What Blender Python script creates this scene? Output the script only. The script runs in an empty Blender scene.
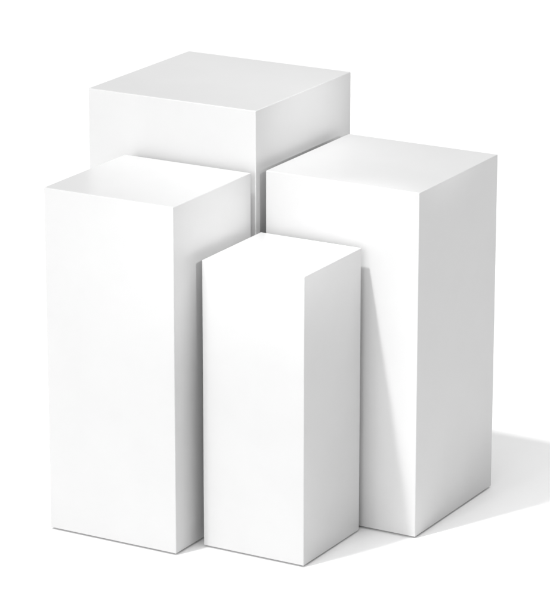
import bpy, bmesh, math
from mathutils import Vector

S = bpy.context.scene
COL = S.collection

# ------------------------------------------------------------------ camera
YAW, PITCH = 0.520847, 0.299016
F_OVER_H = 3320.53 / 611.0
cd = bpy.data.cameras.new('camera')
cam = bpy.data.objects.new('camera', cd)
COL.objects.link(cam)
cam.location = (4.90030, -7.27427, 3.35469)
cam.rotation_euler = (math.pi / 2 - PITCH, 0.0, YAW)
cd.sensor_fit = 'VERTICAL'
cd.sensor_height = 36.0
cd.lens = 36.0 * F_OVER_H
cd.clip_start = 0.1
cd.clip_end = 500.0
S.camera = cam

# ------------------------------------------------------------------ studio surround
# white studio: dim room, a large soft source overhead and one in front of the plinths
ROOM = 0.02
LOBES = [((0.0, -1.0, 0.1), 6.0, 3.30),      # direction, tightness, strength
         ((0.0, 0.0, 1.0), 10.0, 1.98),
         ((0.0, 0.0, 1.0), 30.0, 3.00),
         ((0.6, 0.1, 0.7), 8.0, 0.54),
         ((0.0, 1.0, 0.2), 4.0, 0.74)]
world = bpy.data.worlds.new('World')
S.world = world
world.use_nodes = True
nt = world.node_tree
nt.nodes.clear()
out = nt.nodes.new('ShaderNodeOutputWorld')
bg = nt.nodes.new('ShaderNodeBackground')
tc = nt.nodes.new('ShaderNodeTexCoord')
prev = None
for direction, power, strength in LOBES:
    dot = nt.nodes.new('ShaderNodeVectorMath'); dot.operation = 'DOT_PRODUCT'
    dot.inputs[1].default_value = Vector(direction).normalized()
    mx = nt.nodes.new('ShaderNodeMath'); mx.operation = 'MAXIMUM'; mx.inputs[1].default_value = 0.0
    pw = nt.nodes.new('ShaderNodeMath'); pw.operation = 'POWER'; pw.inputs[1].default_value = power
    ma = nt.nodes.new('ShaderNodeMath'); ma.operation = 'MULTIPLY_ADD'
    ma.inputs[1].default_value = strength
    ma.inputs[2].default_value = ROOM
    nt.links.new(tc.outputs['Generated'], dot.inputs[0])
    nt.links.new(dot.outputs['Value'], mx.inputs[0])
    nt.links.new(mx.outputs[0], pw.inputs[0])
    nt.links.new(pw.outputs[0], ma.inputs[0])
    if prev is not None:
        nt.links.new(prev.outputs[0], ma.inputs[2])
    prev = ma
nt.links.new(prev.outputs[0], bg.inputs['Strength'])
bg.inputs['Color'].default_value = (1, 1, 1, 1)
nt.links.new(bg.outputs[0], out.inputs['Surface'])

# ------------------------------------------------------------------ key lamp
KEY = 0.46
DIST = 34.0


def disk_lamp(name, travel, size, strength):
    t = Vector(travel).normalized()
    l = bpy.data.lights.new(name, 'AREA')
    l.shape = 'DISK'
    l.size = size
    l.energy = strength * math.pi * math.pi * DIST * DIST
    o = bpy.data.objects.new(name, l)
    COL.objects.link(o)
    o.location = Vector((0.45, 0.45, 0.45)) - t * DIST
    o.rotation_euler = t.to_track_quat('-Z', 'Y').to_euler()
    return o


disk_lamp('key_lamp', (0.19, 0.425, -1.0), 1.7, KEY)        # high, from the front left
disk_lamp('added_front_fill', (0.20, 2.0, -1.0), 1.3, 0.06)       # added fill, low from the front, brightens the front faces

# added spots that brighten chosen faces: two from the right, one from the front
def spot(name, pos, target, cone, energy, radius=0.12):
    l = bpy.data.lights.new(name, 'SPOT')
    l.energy = energy
    l.spot_size = math.radians(cone)
    l.spot_blend = 1.0
    l.shadow_soft_size = radius
    o = bpy.data.objects.new(name, l)
    COL.objects.link(o)
    o.location = pos
    o.rotation_euler = (Vector(target) - Vector(pos)).to_track_quat('-Z', 'Y').to_euler()
    return o


spot('added_fill_spot', (3.4, 0.0, 1.95), (0.414, 0.72, 1.10), 11, 200.0)  # added to lift the right face of the tallest plinth
spot('added_fill_spot', (3.1, -1.5, 2.45), (0.413, 0.26, 0.88), 10.5, 380.0, 0.22)  # added to lift the upper right face of the left plinth
spot('added_fill_spot', (-0.16, -1.88, 5.94), (0.875, 0.43, 0.48), 6.2, 900.0, 0.10)  # added along the key direction, brightens the right plinth's front strip

S.view_settings.view_transform = 'Standard'
S.view_settings.look = 'None'
S.view_settings.exposure = 0.02
S.view_settings.gamma = 1.0
S.cycles.max_bounces = 16
S.cycles.diffuse_bounces = 10
S.cycles.use_adaptive_sampling = True


# ------------------------------------------------------------------ materials
def paint_material(name, value, rough, ior, bump=0.0, scale=60.0, vary=0.012):
    m = bpy.data.materials.new(name)
    m.use_nodes = True
    n = m.node_tree.nodes
    b = n['Principled BSDF']
    l = m.node_tree.links
    t = n.new('ShaderNodeTexCoord')
    nz = n.new('ShaderNodeTexNoise')
    nz.inputs['Scale'].default_value = 7.0
    nz.inputs['Detail'].default_value = 5.0
    l.new(t.outputs['Object'], nz.inputs['Vector'])
    cr = n.new('ShaderNodeValToRGB')
    lo, hi = value * (1 - vary), min(1.0, value * (1 + vary))
    cr.color_ramp.elements[0].color = (lo, lo, lo, 1)
    cr.color_ramp.elements[1].color = (hi, hi, hi, 1)
    cr.color_ramp.elements[0].position = 0.3
    cr.color_ramp.elements[1].position = 0.7
    l.new(nz.outputs['Fac'], cr.inputs['Fac'])
    l.new(cr.outputs['Color'], b.inputs['Base Color'])
    b.inputs['Roughness'].default_value = rough
    b.inputs['IOR'].default_value = ior
    if bump:
        nb = n.new('ShaderNodeTexNoise')
        nb.inputs['Scale'].default_value = scale
        nb.inputs['Detail'].default_value = 4.0
        l.new(t.outputs['Object'], nb.inputs['Vector'])
        bp = n.new('ShaderNodeBump')
        bp.inputs['Strength'].default_value = bump
        bp.inputs['Distance'].default_value = 0.001
        l.new(nb.outputs['Fac'], bp.inputs['Height'])
        l.new(bp.outputs['Normal'], b.inputs['Normal'])
    return m


M_PAINT = paint_material('white_satin_paint', 0.66, 0.30, 1.7, bump=0.05, scale=220.0)
M_BASE = paint_material('base_grey', 0.35, 0.6, 1.45)
M_FLOOR = paint_material('white_studio_floor', 0.985, 0.2, 1.2, vary=0.003)


# ------------------------------------------------------------------ helpers
def link_mesh(name, bm, mat, parent=None):
    me = bpy.data.meshes.new(name)
    bm.to_mesh(me)
    bm.free()
    me.materials.append(mat)
    o = bpy.data.objects.new(name, me)
    COL.objects.link(o)
    if parent is not None:
        o.parent = parent
    return o


def box(bm, x0, y0, z0, x1, y1, z1):
    r = bmesh.ops.create_cube(bm, size=1.0)
    for v in r['verts']:
        v.co = Vector((x0 + (v.co.x + 0.5) * (x1 - x0),
                       y0 + (v.co.y + 0.5) * (y1 - y0),
                       z0 + (v.co.z + 0.5) * (z1 - z0)))
    return r['verts']


# ------------------------------------------------------------------ floor
bm = bmesh.new()
bmesh.ops.create_grid(bm, x_segments=2, y_segments=2, size=60.0)
floor = link_mesh('floor', bm, M_FLOOR)
floor['kind'] = 'structure'

# ------------------------------------------------------------------ plinths
GAP = 0.005        # shadow gap under each box
INSET = 0.012


def plinth(x, y, w, d, h, label):
    root = bpy.data.objects.new('display_plinth', None)
    COL.objects.link(root)
    root.location = (x + w / 2, y + d / 2, 0.0)
    root.empty_display_size = 0.2
    root['label'] = label
    root['category'] = 'plinth'
    root['group'] = 'white display plinths'
    bm = bmesh.new()
    box(bm, -w / 2, -d / 2, GAP, w / 2, d / 2, h)
    bmesh.ops.bevel(bm, geom=list(bm.edges), offset=0.0024, segments=3, profile=0.5,
                    affect='EDGES', clamp_overlap=True)
    body = link_mesh('body', bm, M_PAINT, root)
    for p in body.data.polygons:
        p.use_smooth = p.area < 0.004
    bm = bmesh.new()
    box(bm, -w / 2 + INSET, -d / 2 + INSET, 0.0005, w / 2 - INSET, d / 2 - INSET, GAP + 0.003)
    link_mesh('base', bm, M_BASE, root)
    return root


plinth(-0.1377, 0.4410, 0.5500, 0.5500, 1.1654,
       'tallest and widest white plinth, standing at the back behind the others')
plinth(0.0000, 0.0000, 0.4130, 0.4130, 0.9952,
       'tall narrow white plinth at the far left, in front of the tallest one')
plinth(0.4440, 0.0960, 0.3180, 0.3180, 0.8294,
       'shortest and slimmest white plinth, standing in front between two taller ones')
plinth(0.4446, 0.4408, 0.4801, 0.4801, 1.0000,
       'broad white plinth at the far right with a wide grey shaded side')
